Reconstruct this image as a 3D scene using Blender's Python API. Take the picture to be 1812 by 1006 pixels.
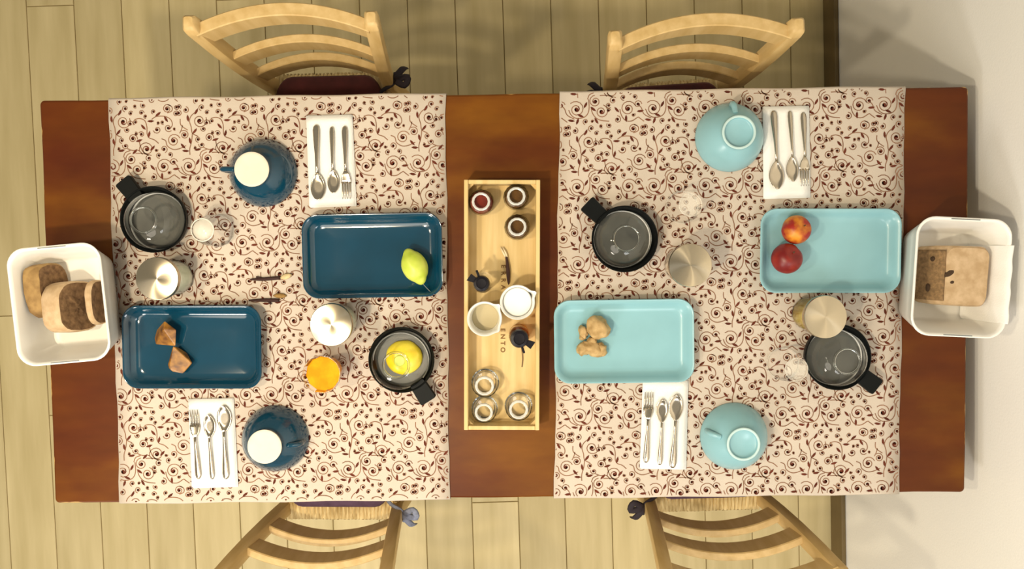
import bpy, bmesh, math, random
from mathutils import Vector, Matrix, Euler
random.seed(7)
for o in list(bpy.data.objects): bpy.data.objects.remove(o)
SC = bpy.context.scene
COL = SC.collection
PI = math.pi
def rad(a): return math.radians(a)

# ------------------------------------------------------------------ camera
cam_data = bpy.data.cameras.new('camera')
cam_data.sensor_width = 36.0
cam_data.lens = 1340.0 * 36.0 / 1812.0
cam = bpy.data.objects.new('camera', cam_data); COL.objects.link(cam)
cam.location = (0.0202, 0.0839, 2.2293)
cam.rotation_euler = (-0.03926, 0.00465, -0.01403)
SC.camera = cam

# ------------------------------------------------------------------ light
SC.view_settings.view_transform = 'Standard'
SC.view_settings.look = 'None'
SC.view_settings.exposure = 0.10
SC.view_settings.gamma = 1.0
SC.view_settings.use_curve_mapping = False
world = bpy.data.worlds.new('world'); SC.world = world
world.use_nodes = True
world.node_tree.nodes['Background'].inputs[0].default_value = (1.0, 0.92, 0.74, 1)
world.node_tree.nodes['Background'].inputs[1].default_value = 0.30
def area(name, loc, target, size, watts, col, shape='DISK'):
    l = bpy.data.lights.new(name, 'AREA'); l.shape = shape; l.size = size; l.energy = watts; l.color = col
    o = bpy.data.objects.new(name, l); COL.objects.link(o); o.location = loc
    d = Vector(target) - Vector(loc); o.rotation_euler = d.to_track_quat('-Z', 'Y').to_euler()
    return o
def bulb(name, loc, radius, watts, col):
    l = bpy.data.lights.new(name, 'POINT'); l.shadow_soft_size = radius; l.energy = watts; l.color = col
    o = bpy.data.objects.new(name, l); COL.objects.link(o); o.location = loc
bulb('pendant_bulb', (-0.60, -0.46, 2.32), 0.05, 56, (1.0, 0.86, 0.62))
bulb('pendant_bulb', (-0.95, -0.02, 2.30), 0.05, 36, (1.0, 0.84, 0.58))
area('ceiling_bounce_fill', (-0.9, -1.25, 2.65), (0.2, 0, 0.75), 1.3, 17, (1.0, 0.92, 0.80))  # added soft fill standing in for light bounced off the ceiling
area('window_light', (-1.5, -2.2, 2.0), (0.4, 0, 0.75), 0.6, 20, (1.0, 0.94, 0.86))
area('cool_fill', (0.60, -1.5, 2.5), (0.75, 0, 0.75), 0.6, 8, (0.92, 0.96, 1.0))  # added cool fill that whitens the lower right of the table

# ------------------------------------------------------------------ materials
def newmat(name):
    m = bpy.data.materials.new(name); m.use_nodes = True
    nt = m.node_tree; b = nt.nodes['Principled BSDF']
    return m, nt, b
def N(nt, kind, **kw):
    n = nt.nodes.new(kind)
    for k, v in kw.items(): setattr(n, k, v)
    return n
def plain(name, col, rough=0.5, metal=0.0, var=0.0, scale=40.0, bump=0.0, bscale=200.0, spec=0.5, coat=0.0, stretch=(1, 1, 1)):
    m, nt, b = newmat(name)
    b.inputs['Roughness'].default_value = rough; b.inputs['Metallic'].default_value = metal
    b.inputs['Specular IOR Level'].default_value = spec; b.inputs['Coat Weight'].default_value = coat
    tc = N(nt, 'ShaderNodeTexCoord'); mp = N(nt, 'ShaderNodeMapping'); mp.inputs['Scale'].default_value = stretch
    nt.links.new(tc.outputs['Object'], mp.inputs['Vector'])
    no = N(nt, 'ShaderNodeTexNoise'); no.inputs['Scale'].default_value = scale; no.inputs['Detail'].default_value = 5
    nt.links.new(mp.outputs[0], no.inputs['Vector'])
    r = N(nt, 'ShaderNodeValToRGB')
    r.color_ramp.elements[0].position = 0.3; r.color_ramp.elements[1].position = 0.7
    r.color_ramp.elements[0].color = tuple(c * (1 - var) for c in col) + (1,)
    r.color_ramp.elements[1].color = tuple(min(1, c * (1 + var)) for c in col) + (1,)
    nt.links.new(no.outputs['Fac'], r.inputs[0]); nt.links.new(r.outputs[0], b.inputs['Base Color'])
    if bump:
        n2 = N(nt, 'ShaderNodeTexNoise'); n2.inputs['Scale'].default_value = bscale
        nt.links.new(mp.outputs[0], n2.inputs['Vector'])
        bp = N(nt, 'ShaderNodeBump'); bp.inputs['Strength'].default_value = bump; bp.inputs['Distance'].default_value = 0.002
        nt.links.new(n2.outputs['Fac'], bp.inputs['Height']); nt.links.new(bp.outputs[0], b.inputs['Normal'])
    return m
def two_tone(name, c1, c2, scale, rough, lo=0.4, hi=0.6, stretch=(1, 1, 1), bump=0.0, rand=0.0, spec=0.5, detail=6):
    m, nt, b = newmat(name); b.inputs['Roughness'].default_value = rough; b.inputs['Specular IOR Level'].default_value = spec
    tc = N(nt, 'ShaderNodeTexCoord'); mp = N(nt, 'ShaderNodeMapping'); mp.inputs['Scale'].default_value = stretch
    nt.links.new(tc.outputs['Object'], mp.inputs['Vector'])
    no = N(nt, 'ShaderNodeTexNoise'); no.inputs['Scale'].default_value = scale; no.inputs['Detail'].default_value = detail
    vec = mp.outputs[0]
    if rand:
        oi = N(nt, 'ShaderNodeObjectInfo'); ad = N(nt, 'ShaderNodeVectorMath', operation='ADD')
        ml = N(nt, 'ShaderNodeMath', operation='MULTIPLY'); ml.inputs[1].default_value = 37.0
        nt.links.new(oi.outputs['Random'], ml.inputs[0]); nt.links.new(ml.outputs[0], ad.inputs[1]); nt.links.new(vec, ad.inputs[0]); vec = ad.outputs[0]
    nt.links.new(vec, no.inputs['Vector'])
    r = N(nt, 'ShaderNodeValToRGB'); r.color_ramp.elements[0].position = lo; r.color_ramp.elements[1].position = hi
    r.color_ramp.elements[0].color = c1 + (1,); r.color_ramp.elements[1].color = c2 + (1,)
    nt.links.new(no.outputs['Fac'], r.inputs[0]); out = r.outputs[0]
    if rand:
        hs = N(nt, 'ShaderNodeHueSaturation'); mr = N(nt, 'ShaderNodeMapRange')
        mr.inputs['To Min'].default_value = 1 - rand; mr.inputs['To Max'].default_value = 1 + rand
        nt.links.new(oi.outputs['Random'], mr.inputs['Value']); nt.links.new(mr.outputs[0], hs.inputs['Value'])
        nt.links.new(out, hs.inputs['Color']); out = hs.outputs[0]
    nt.links.new(out, b.inputs['Base Color'])
    if bump:
        bp = N(nt, 'ShaderNodeBump'); bp.inputs['Strength'].default_value = bump; bp.inputs['Distance'].default_value = 0.003
        nt.links.new(no.outputs['Fac'], bp.inputs['Height']); nt.links.new(bp.outputs[0], b.inputs['Normal'])
    return m
def glass(name, tint=(1, 1, 1), gloss=1.0, rough=0.02, blend=0.12):
    m, nt, b = newmat(name); nt.nodes.remove(b)
    out = nt.nodes['Material Output']
    tr = N(nt, 'ShaderNodeBsdfTransparent'); tr.inputs[0].default_value = tint + (1,)
    gl = N(nt, 'ShaderNodeBsdfGlossy'); gl.inputs['Roughness'].default_value = rough; gl.inputs['Color'].default_value = (gloss,) * 3 + (1,)
    lw = N(nt, 'ShaderNodeLayerWeight'); lw.inputs['Blend'].default_value = blend
    ad = N(nt, 'ShaderNodeMath', operation='ADD', use_clamp=True); ad.inputs[1].default_value = 0.03
    nt.links.new(lw.outputs['Fresnel'], ad.inputs[0])
    mx = N(nt, 'ShaderNodeMixShader'); nt.links.new(ad.outputs[0], mx.inputs[0])
    nt.links.new(tr.outputs[0], mx.inputs[1]); nt.links.new(gl.outputs[0], mx.inputs[2]); nt.links.new(mx.outputs[0], out.inputs[0])
    return m
def painted_gleam(name, amount):  # cream mixed into clear glass to paint the light it catches
    m, nt, b = newmat(name); out = nt.nodes['Material Output']
    b.inputs['Base Color'].default_value = (0.90, 0.86, 0.76, 1); b.inputs['Roughness'].default_value = 0.2
    tr = N(nt, 'ShaderNodeBsdfTransparent'); mx = N(nt, 'ShaderNodeMixShader'); mx.inputs[0].default_value = amount
    nt.links.new(tr.outputs[0], mx.inputs[1]); nt.links.new(b.outputs[0], mx.inputs[2]); nt.links.new(mx.outputs[0], out.inputs[0])
    return m
def wood_table():
    m, nt, b = newmat('dark_stained_wood'); b.inputs['Roughness'].default_value = 0.40; b.inputs['Specular IOR Level'].default_value = 0.22
    tc = N(nt, 'ShaderNodeTexCoord')
    def noise(scale, st, det=5):
        mp = N(nt, 'ShaderNodeMapping'); mp.inputs['Scale'].default_value = st; nt.links.new(tc.outputs['Object'], mp.inputs[0])
        n = N(nt, 'ShaderNodeTexNoise'); n.inputs['Scale'].default_value = scale; n.inputs['Detail'].default_value = det
        nt.links.new(mp.outputs[0], n.inputs['Vector']); return n.outputs['Fac']
    def ramp(fac, stops):
        r = N(nt, 'ShaderNodeValToRGB'); e = r.color_ramp.elements
        e[0].position, e[0].color = stops[0][0], stops[0][1] + (1,)
        e[1].position, e[1].color = stops[-1][0], stops[-1][1] + (1,)
        for p, c in stops[1:-1]: q = e.new(p); q.color = c + (1,)
        nt.links.new(fac, r.inputs[0]); return r.outputs[0]
    c1 = ramp(noise(2.2, (1.4, 3.0, 1)), [(0.30, (0.080, 0.014, 0.002)), (0.48, (0.110, 0.026, 0.002)), (0.70, (0.19, 0.068, 0.004))])
    c2 = ramp(noise(7, (1.0, 4.0, 1), 8), [(0.3, (0.78, 0.74, 0.70)), (0.65, (1.08, 1.08, 1.08))])
    mx = N(nt, 'ShaderNodeMixRGB', blend_type='MULTIPLY'); mx.inputs[0].default_value = 0.75
    nt.links.new(c1, mx.inputs[1]); nt.links.new(c2, mx.inputs[2])
    # pale wear where the varnish has chipped along the borders
    sp = N(nt, 'ShaderNodeSeparateXYZ'); nt.links.new(tc.outputs['Object'], sp.inputs[0])
    def edge(sock, lim):
        a = N(nt, 'ShaderNodeMath', operation='ABSOLUTE'); nt.links.new(sock, a.inputs[0])
        s = N(nt, 'ShaderNodeMapRange'); s.inputs['From Min'].default_value = lim - 0.012; s.inputs['From Max'].default_value = lim
        nt.links.new(a.outputs[0], s.inputs['Value']); return s.outputs[0]
    mxx = N(nt, 'ShaderNodeMath', operation='MAXIMUM'); nt.links.new(edge(sp.outputs[0], 0.9), mxx.inputs[0]); nt.links.new(edge(sp.outputs[1], 0.3955), mxx.inputs[1])
    nz = N(nt, 'ShaderNodeMath', operation='MULTIPLY'); nt.links.new(mxx.outputs[0], nz.inputs[0]); nt.links.new(noise(22, (1, 1, 1), 3), nz.inputs[1])
    th = N(nt, 'ShaderNodeMapRange'); th.inputs['From Min'].default_value = 0.50; th.inputs['From Max'].default_value = 0.56; nt.links.new(nz.outputs[0], th.inputs['Value'])
    m2 = N(nt, 'ShaderNodeMixRGB'); m2.inputs[2].default_value = (0.50, 0.30, 0.10, 1); nt.links.new(th.outputs[0], m2.inputs[0]); nt.links.new(mx.outputs[0], m2.inputs[1])
    nt.links.new(m2.outputs[0], b.inputs['Base Color'])
    return m
def brushed():
    m, nt, b = newmat('brushed_steel_lid'); b.inputs['Metallic'].default_value = 1; b.inputs['Roughness'].default_value = 0.27
    b.inputs['Base Color'].default_value = (0.58, 0.50, 0.37, 1); b.inputs['Anisotropic'].default_value = 0.92
    t = N(nt, 'ShaderNodeTangent'); t.direction_type = 'RADIAL'; t.axis = 'Z'
    nt.links.new(t.outputs[0], b.inputs['Tangent'])
    return m
M = dict(
    plank=two_tone('floor_wood', (0.49, 0.395, 0.190), (0.65, 0.54, 0.295), 6.0, 0.55, 0.28, 0.74, (4.0, 0.4, 1), 0.05, 0.08),
    grout=plain('floor_joint', (0.30, 0.22, 0.09), 0.8),
    skirt=two_tone('skirting_wood', (0.13, 0.088, 0.030), (0.19, 0.13, 0.048), 8, 0.6, 0.35, 0.65, (4, 0.5, 1)),
    wall=plain('wall_paint', (0.91, 0.90, 0.87), 0.85, var=0.02, scale=3, bump=0.15, bscale=220),
    table=wood_table(),
    cloth=plain('beige_cloth', (0.585, 0.505, 0.425), 0.95, var=0.05, scale=9, bump=0.25, bscale=900, spec=0.1),
    print_line=plain('print_line', (0.24, 0.125, 0.075), 0.95, var=0.25, scale=30, spec=0.05),
    print_dark=plain('print_dark', (0.115, 0.030, 0.018), 0.95, var=0.35, scale=25, spec=0.05),
    chair=two_tone('chair_beech', (0.53, 0.35, 0.13), (0.66, 0.47, 0.215), 9, 0.5, 0.3, 0.7, (6, 6, 0.8)),
    rush=two_tone('rush_straw', (0.42, 0.28, 0.10), (0.78, 0.60, 0.30), 60, 0.8, 0.3, 0.7, (3, 0.6, 1)),
    cushion=plain('maroon_cushion', (0.075, 0.012, 0.012), 0.9, var=0.2, scale=30, bump=0.2),
    cushion_p=plain('plum_cushion', (0.14, 0.08, 0.15), 0.9, var=0.25, scale=40, bump=0.2),
    ribbon=plain('dark_ribbon', (0.02, 0.012, 0.018), 0.8),
    ribbon_b=plain('blue_grey_ribbon', (0.23, 0.25, 0.34), 0.8, var=0.3, scale=90),
    blue=plain('blue_glaze', (0.003, 0.045, 0.085), 0.11, var=0.06, scale=20, spec=0.6, coat=0.3),
    aqua=plain('aqua_glaze', (0.26, 0.49, 0.55), 0.26, var=0.03, scale=20, spec=0.45),
    aqua_light=plain('worn_aqua_glaze', (0.50, 0.68, 0.68), 0.4),
    bisque=plain('unglazed_foot', (0.76, 0.69, 0.56), 0.85, var=0.04, scale=60),
    paper=plain('napkin_paper', (0.90, 0.89, 0.86), 0.95, var=0.01, bump=0.2, bscale=350, spec=0.1),
    steel=plain('polished_steel', (0.58, 0.51, 0.41), 0.20, 1.0),
    lid=brushed(),
    glass=glass('clear_glass'),
    glass_soft=glass('soft_glass', (1, 1, 1), 1.0, 0.08, 0.06),
    painted_gleam=painted_gleam('painted_gleam_glass', 0.22), painted_gleam_strong=painted_gleam('strong_painted_gleam_glass', 0.60),  # clear tumbler glass with its lit look put into the colour
    glass_thick=glass('thick_glass', (0.93, 0.95, 0.93), 1.0, 0.05, 0.32),
    black=plain('black_pan', (0.005, 0.006, 0.006), 0.5, var=0.1, spec=0.12),
    pan_in=plain('pan_inside', (0.060, 0.060, 0.050), 0.4, var=0.25, scale=25),
    white=plain('white_plastic', (0.88, 0.87, 0.83), 0.35),
    porcelain=plain('white_porcelain', (0.86, 0.85, 0.80), 0.22, coat=0.3),
    milk=plain('milk', (0.88, 0.87, 0.83), 0.3),
    crate=two_tone('pine_wood', (0.60, 0.41, 0.15), (0.76, 0.57, 0.27), 7, 0.6, 0.3, 0.7, (9, 0.7, 3)),
    burnt=plain('burnt_lettering', (0.20, 0.10, 0.025), 0.8),
    jam_red=plain('red_jam', (0.15, 0.016, 0.006), 0.25, var=0.3, scale=90),
    jam_brown=plain('brown_jam', (0.095, 0.042, 0.007), 0.25, var=0.3, scale=90),
    bread_crust=two_tone('bread_crust', (0.20, 0.11, 0.035), (0.40, 0.25, 0.09), 40, 0.85, 0.35, 0.65, (1, 1, 1), 0.3),
    bread_crumb=two_tone('bread_crumb', (0.105, 0.052, 0.020), (0.24, 0.135, 0.060), 110, 0.9, 0.3, 0.65, (1, 1, 1), 0.5),
    bread_light=two_tone('bread_light_crumb', (0.46, 0.31, 0.165), (0.60, 0.43, 0.26), 60, 0.9, 0.35, 0.65, (1, 1, 1), 0.4),
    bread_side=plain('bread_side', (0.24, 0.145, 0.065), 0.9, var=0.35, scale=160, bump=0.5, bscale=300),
    hole=plain('crumb_hole', (0.05, 0.025, 0.01), 0.9),
    lemon=two_tone('lemon_skin', (0.48, 0.60, 0.05), (0.63, 0.69, 0.12), 30, 0.4, 0.35, 0.65, (1, 1, 1), 0.1),
    yellow=two_tone('yellow_flesh', (0.80, 0.58, 0.010), (0.88, 0.72, 0.05), 30, 0.3),
    peach_a=two_tone('peach_skin', (0.34, 0.016, 0.008), (0.72, 0.28, 0.015), 26, 0.45, 0.42, 0.60),
    peach_b=two_tone('red_peach_skin', (0.17, 0.006, 0.006), (0.31, 0.025, 0.012), 26, 0.4, 0.4, 0.65),
    stem=plain('dry_stem', (0.09, 0.045, 0.02), 0.8),
    grey=plain('grey_thread', (0.20, 0.22, 0.22), 0.7),
    sugar=two_tone('amber_sugar', (0.12, 0.042, 0.005), (0.38, 0.17, 0.022), 55, 0.35, 0.35, 0.62),
    root=two_tone('root_skin', (0.30, 0.175, 0.055), (0.56, 0.38, 0.17), 50, 0.8, 0.3, 0.6, (1, 1, 1), 0.4),
    orange=two_tone('orange_juice', (0.82, 0.27, 0.002), (0.90, 0.36, 0.005), 40, 0.7, spec=0.15),
    cream=two_tone('white_cream', (0.66, 0.72, 0.58), (0.84, 0.85, 0.74), 45, 0.6),
    honey=two_tone('pale_honey', (0.44, 0.30, 0.06), (0.62, 0.52, 0.16), 45, 0.3),
    beige=plain('pale_flakes', (0.62, 0.50, 0.36), 0.8, var=0.15, scale=80),
    tea=plain('cloudy_whey', (0.52, 0.44, 0.27), 0.2),
    twig=plain('dark_twig', (0.035, 0.010, 0.007), 0.8),
    dryleaf=plain('dry_leaf', (0.62, 0.48, 0.26), 0.8, var=0.2, scale=120),
    dryleaf_b=plain('brown_leaf', (0.30, 0.17, 0.045), 0.8, var=0.2, scale=120),
    bone=plain('pale_bone', (0.80, 0.68, 0.46), 0.4),
    cap=plain('black_plastic', (0.009, 0.008, 0.012), 0.35, spec=0.2),
    amber=glass('amber_glass', (0.82, 0.62, 0.28), 1.0, 0.05, 0.2),
)

rg_, nt_, b_ = newmat('thick_pressed_glass')
b_.inputs['Base Color'].default_value = (0.92, 0.92, 0.88, 1); b_.inputs['Roughness'].default_value = 0.12; b_.inputs['Transmission Weight'].default_value = 0.45; b_.inputs['IOR'].default_value = 1.45
M['rimglass'] = rg_

# ------------------------------------------------------------------ helpers
def link(o, parent=None):
    COL.objects.link(o)
    if parent is not None: o.parent = parent
    return o
def mesh(name, verts, faces, mat, parent=None, loc=(0, 0, 0), rot=(0, 0, 0), smooth=False, angle=None):
    me = bpy.data.meshes.new(name); me.from_pydata([tuple(v) for v in verts], [], faces); me.update()
    bm = bmesh.new(); bm.from_mesh(me); bmesh.ops.recalc_face_normals(bm, faces=bm.faces); bm.to_mesh(me); bm.free()
    if mat is not None: me.materials.append(M[mat])
    if smooth:
        for p in me.polygons: p.use_smooth = True
        if angle is not None: me.set_sharp_from_angle(angle=rad(angle))
    o = bpy.data.objects.new(name, me); o.location = loc; o.rotation_euler = rot
    return link(o, parent)
def tag(o, label, cat, group=None):
    o['label'] = label; o['category'] = cat
    if group: o['group'] = group
    return o
def thing(name, label, cat, loc, rz=0.0, group=None):
    o = bpy.data.objects.new(name, None); o.empty_display_size = 0.05; o.location = loc; o.rotation_euler = (0, 0, rz)
    link(o); return tag(o, label, cat, group)
def structure(o): o['kind'] = 'structure'; return o
def lathe(prof, n=48, closed=False, facet=None):
    """revolve (r, z) points about z; end points with r == 0 become poles"""
    v, f = [], []; rings = []
    for r, z in prof:
        if r < 1e-6: rings.append([len(v)]); v.append((0, 0, z))
        else:
            b = len(v); rings.append(list(range(b, b + n)))
            for i in range(n):
                a = 2 * PI * i / n; v.append((r * math.cos(a), r * math.sin(a), z))
    pairs = list(zip(rings, rings[1:])) + ([(rings[-1], rings[0])] if closed else [])
    for A, B in pairs:
        for i in range(n):
            j = (i + 1) % n
            if len(A) == 1 and len(B) == 1: continue
            if len(A) == 1: f.append((A[0], B[i], B[j]))
            elif len(B) == 1: f.append((A[i], A[j], B[0]))
            else: f.append((A[i], A[j], B[j], B[i]))
    return v, f
def rrect(hx, hy, r, k=6):
    pts = []
    for cx, cy, a0 in ((hx - r, hy - r, 0), (-hx + r, hy - r, 90), (-hx + r, -hy + r, 180), (hx - r, -hy + r, 270)):
        for i in range(k + 1):
            a = rad(a0 + 90 * i / k); pts.append((cx + r * math.cos(a), cy + r * math.sin(a)))
    return pts
def loft(rings, cap0=True, cap1=True):
    """rings: lists of 3D points, equal length"""
    v, f = [], []; n = len(rings[0])
    for R in rings: v += R
    for a in range(len(rings) - 1):
        for i in range(n):
            j = (i + 1) % n; f.append((a * n + i, a * n + j, (a + 1) * n + j, (a + 1) * n + i))
    if cap0: f.append(tuple(range(n))[::-1])
    if cap1: f.append(tuple(range((len(rings) - 1) * n, len(rings) * n)))
    return v, f
def rr_loft(specs, k=6, **kw):
    """specs: (hx, hy, r, z[, dx, dy])"""
    rings = []
    for s in specs:
        dx, dy = (s[4], s[5]) if len(s) > 4 else (0, 0)
        rings.append([(x + dx, y + dy, s[3]) for x, y in rrect(s[0], s[1], s[2], k)])
    return loft(rings, **kw)
def box(cx, cy, cz, sx, sy, sz, b=0.0):
    """box with small chamfered vertical and horizontal edges"""
    hx, hy, hz = sx / 2, sy / 2, sz / 2
    b = min(b, hx * .49, hy * .49, hz * .49)
    if b <= 0:
        v = [(cx + a * hx, cy + c * hy, cz + d * hz) for d in (-1, 1) for a, c in ((-1, -1), (1, -1), (1, 1), (-1, 1))]
        return v, [(3, 2, 1, 0), (4, 5, 6, 7), (0, 1, 5, 4), (1, 2, 6, 5), (2, 3, 7, 6), (3, 0, 4, 7)]
    R = []
    for z, i in ((-hz, b), (-hz + b, 0), (hz - b, 0), (hz, b)):
        x, y = hx - i, hy - i; c = b
        R.append([(cx + p, cy + q, cz + z) for p, q in ((x, -y + c), (x, y - c), (x - c, y), (-x + c, y), (-x, y - c), (-x, -y + c), (-x + c, -y), (x - c, -y))])
    return loft(R)
def merge(*vf):
    V, F = [], []
    for v, f in vf:
        b = len(V); V += list(v); F += [tuple(i + b for i in q) for q in f]
    return V, F
def tube(path, radii, n=10, flat=1.0):
    """tube along a polyline with per-point radius"""
    P = [Vector(p) for p in path]; rings = []
    up = Vector((0, 0, 1))
    for i, p in enumerate(P):
        t = (P[min(i + 1, len(P) - 1)] - P[max(i - 1, 0)]).normalized()
        s = t.cross(up)
        if s.length < 1e-3: s = t.cross(Vector((0, 1, 0)))
        s.normalize(); u = s.cross(t).normalized()
        r = radii[i] if hasattr(radii, '__len__') else radii
        rings.append([tuple(p + s * (r * math.cos(2 * PI * k / n)) + u * (r * flat * math.sin(2 * PI * k / n))) for k in range(n)])
    return loft(rings)
def catmull(pts, sub=5):
    out = []; n = len(pts)
    for i in range(n - 1):
        p0, p1, p2, p3 = (pts[max(i - 1, 0)], pts[i], pts[i + 1], pts[min(i + 2, n - 1)])
        for k in range(sub):
            t = k / sub
            out.append(tuple(0.5 * (2 * b + (c - a) * t + (2 * a - 5 * b + 4 * c - d) * t * t + (-a + 3 * b - 3 * c + d) * t ** 3) for a, b, c, d in zip(p0, p1, p2, p3)))
    out.append(tuple(pts[-1])); return out
def xform(vf, loc=(0, 0, 0), rot=(0, 0, 0), scale=(1, 1, 1)):
    m = Matrix.Translation(loc) @ Euler(rot).to_matrix().to_4x4() @ Matrix.Diagonal((*scale, 1))
    return [tuple(m @ Vector(p)) for p in vf[0]], vf[1]
def blob(name, mat, parent, rx, ry, rz, amp=0.12, freq=2.0, seed=0, sub=3, loc=(0, 0, 0), rot=(0, 0, 0), smooth=True, flatz=None, fn=None):
    from mathutils import noise
    bm = bmesh.new(); bmesh.ops.create_icosphere(bm, subdivisions=sub, radius=1.0)
    for v in bm.verts:
        p = v.co.copy(); d = 1 + amp * noise.noise(p * freq + Vector((seed * 7.3, seed * 3.1, seed)))
        q = Vector((p.x * rx * d, p.y * ry * d, p.z * rz * d))
        if fn: q = fn(p, q)
        if flatz is not None and q.z < flatz: q.z = flatz
        v.co = q
    me = bpy.data.meshes.new(name); bm.to_mesh(me); bm.free(); me.materials.append(M[mat])
    for p in me.polygons: p.use_smooth = smooth
    o = bpy.data.objects.new(name, me); o.location = loc; o.rotation_euler = rot
    return link(o, parent)

# ------------------------------------------------------------------ the setting
ROOM = rad(1.0)          # the room stands one degree askew to the table
floor_v, floor_f = box(-0.9, 0, -0.012, 3.70, 5.0, 0.016)
floor = structure(mesh('floor', floor_v, floor_f, 'grout', rot=(0, 0, ROOM)))
PITCH = 0.1388
plank_mesh = {}
def plank(x, y0, y1):
    L = round(y1 - y0, 3)
    if L not in plank_mesh:
        v, f = box(0, 0, 0, PITCH - 0.0022, L - 0.0022, 0.012, 0.0012)
        me = bpy.data.meshes.new('plank'); me.from_pydata(v, [], f); me.update(); me.materials.append(M['plank']); plank_mesh[L] = me
    o = bpy.data.objects.new('plank', plank_mesh[L]); o.location = (x, (y0 + y1) / 2, -0.006); link(o, floor)
rng = random.Random(3)
for i in range(25):
    x = 0.840 - PITCH * (i - 0.5)
    if x + PITCH / 2 > 0.94: x0 = x
    y = -2.45 + rng.choice([0.0, 0.3, 0.6, 0.9])
    ys = [-2.45] + ([y] if y > -2.4 else [])
    while ys[-1] < 2.44: ys.append(min(ys[-1] + 1.2, 2.45))
    for a, b in zip(ys, ys[1:]):
        if b - a > 0.05: plank(x, a, b)
WX = 0.946
wv, wf = box(WX + 0.06, 0, 1.35, 0.12, 5.0, 2.70)
structure(mesh('wall_right', wv, wf, 'wall', rot=(0, 0, ROOM)))
bv, bf = box(WX - 0.006, 0, 0.040, 0.012, 5.0, 0.080, 0.003)
structure(mesh('baseboard_right', bv, bf, 'skirt', rot=(0, 0, ROOM)))

# ------------------------------------------------------------------ table
TL, TW, TH = 0.90, 0.3955, 0.75
table = thing('dining_table', 'long dark brown stained wooden dining table in the middle of the room', 'table', (0, 0, 0))
def wobble(pts, amp, seed):
    from mathutils import noise
    return [(x + amp * noise.noise(Vector((x * 9, y * 9, seed))), y + amp * noise.noise(Vector((x * 9 + 5, y * 9, seed + 3)))) for x, y in pts]
def rect_dense(hx, hy, r, n=40):
    base = rrect(hx, hy, r, 4); out = []
    for i, p in enumerate(base):
        q = base[(i + 1) % len(base)]; d = math.hypot(q[0] - p[0], q[1] - p[1]); k = max(1, int(d / 0.045))
        for j in range(k): out.append((p[0] + (q[0] - p[0]) * j / k, p[1] + (q[1] - p[1]) * j / k))
    return out
top_pts = wobble(rect_dense(TL, TW, 0.008), 0.0016, 2)
def inset(pts, d): return [(x - math.copysign(min(d, abs(x)), x) if abs(x) > TL - 0.02 else x, y - math.copysign(min(d, abs(y)), y) if abs(y) > TW - 0.02 else y) for x, y in pts]
rings = [[(x, y, z) for x, y in inset(top_pts, d)] for z, d in ((TH - 0.032, 0.003), (TH - 0.029, 0), (TH - 0.004, 0), (TH - 0.0012, 0.0012), (TH, 0.004))]
tv, tf = loft(rings); mesh('tabletop', tv, tf, 'table', table)
for s in (-1, 1):
    v, f = box(0, s * (TW - 0.055), 0.672, 1.62, 0.022, 0.09, 0.002); mesh('apron', v, f, 'table', table)
    v, f = box(s * (TL - 0.075), 0, 0.672, 0.022, 0.64, 0.09, 0.002); mesh('apron', v, f, 'table', table)
for sx in (-1, 1):
    for sy in (-1, 1):
        v, f = rr_loft([(0.024, 0.024, 0.004, 0), (0.034, 0.034, 0.004, 0.62), (0.034, 0.034, 0.004, 0.717)], 2)
        mesh('leg', v, f, 'table', table, (sx * (TL - 0.07), sy * (TW - 0.05), 0))

# ------------------------------------------------------------------ printed runners
ZC = 0.7520             # upper face of the cloth
SP = [(200,205,75,1),(385,130,55,-1),(445,230,62,1),(705,205,72,-1),(600,310,30,1),(320,520,66,1),(410,685,42,-1),(540,790,68,1),(810,710,62,-1),(165,655,42,1),(755,400,42,-1),(760,585,32,1),(650,600,32,-1),
      (300,700,24,1),(335,755,26,-1),(495,645,24,1),(500,435,22,-1),(540,470,17,1),(345,390,27,1),(395,440,20,-1),(185,415,27,1),(120,380,20,-1),(115,445,24,1),(440,370,16,1),(520,365,22,-1),(515,170,24,1),(515,220,16,-1),
      (560,125,30,-1),(660,95,24,1),(770,90,22,-1),(800,165,32,-1),(755,265,16,1),(290,325,24,1),(355,325,13,-1),(355,600,22,-1),(440,640,16,1),(710,790,30,-1),(635,800,14,1),(265,785,14,1),(845,385,22,1),(840,450,24,-1),
      (620,425,20,1),(660,535,14,-1),(705,530,17,1),(820,595,12,1),(385,540,27,-1),(440,525,20,1)]
LF = [(290,165,-60),(365,205,40),(240,268,25),(150,315,10),(210,322,-70),(395,320,60),(595,215,50),(685,300,90),(825,230,-5),(515,575,50),(570,645,-75),(470,705,-15),(600,780,-45),(270,620,-50),(205,495,85),(290,430,-60),
      (665,450,-35),(740,500,60),(590,518,0),(220,715,80),(150,765,50),(175,812,5),(295,800,-10),(425,812,-45)]
VN = [[(320,110),(325,190),(310,250),(270,285),(200,292),(150,262),(125,210)],[(345,190),(355,240),(390,290),(440,315),(520,325)],[(625,210),(640,270),(680,320),(740,325),(800,290),(820,300),(860,330)],
      [(600,500),(640,475),(700,470),(750,480),(790,510),(800,560),(770,600)],[(290,430),(240,470),(220,520),(235,580),(245,640),(300,672)],[(430,500),(480,490),(530,510),(550,570),(550,640),(570,680),(620,700),(660,735)],
      [(470,700),(480,760),(510,820),(560,845)],[(690,690),(730,710),(745,760),(800,795),(860,790),(930,760)],[(245,640),(235,720),(215,790),(215,850)],[(350,780),(400,800),(460,800),(500,840)],[(380,800),(330,820),(310,865)],
      [(800,165),(835,200),(860,260),(930,300)],[(755,440),(800,420),(800,380),(760,360)],[(150,560),(140,600),(120,640)],[(880,500),(885,560),(950,610)],[(560,95),(500,75),(430,75)]]
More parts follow.
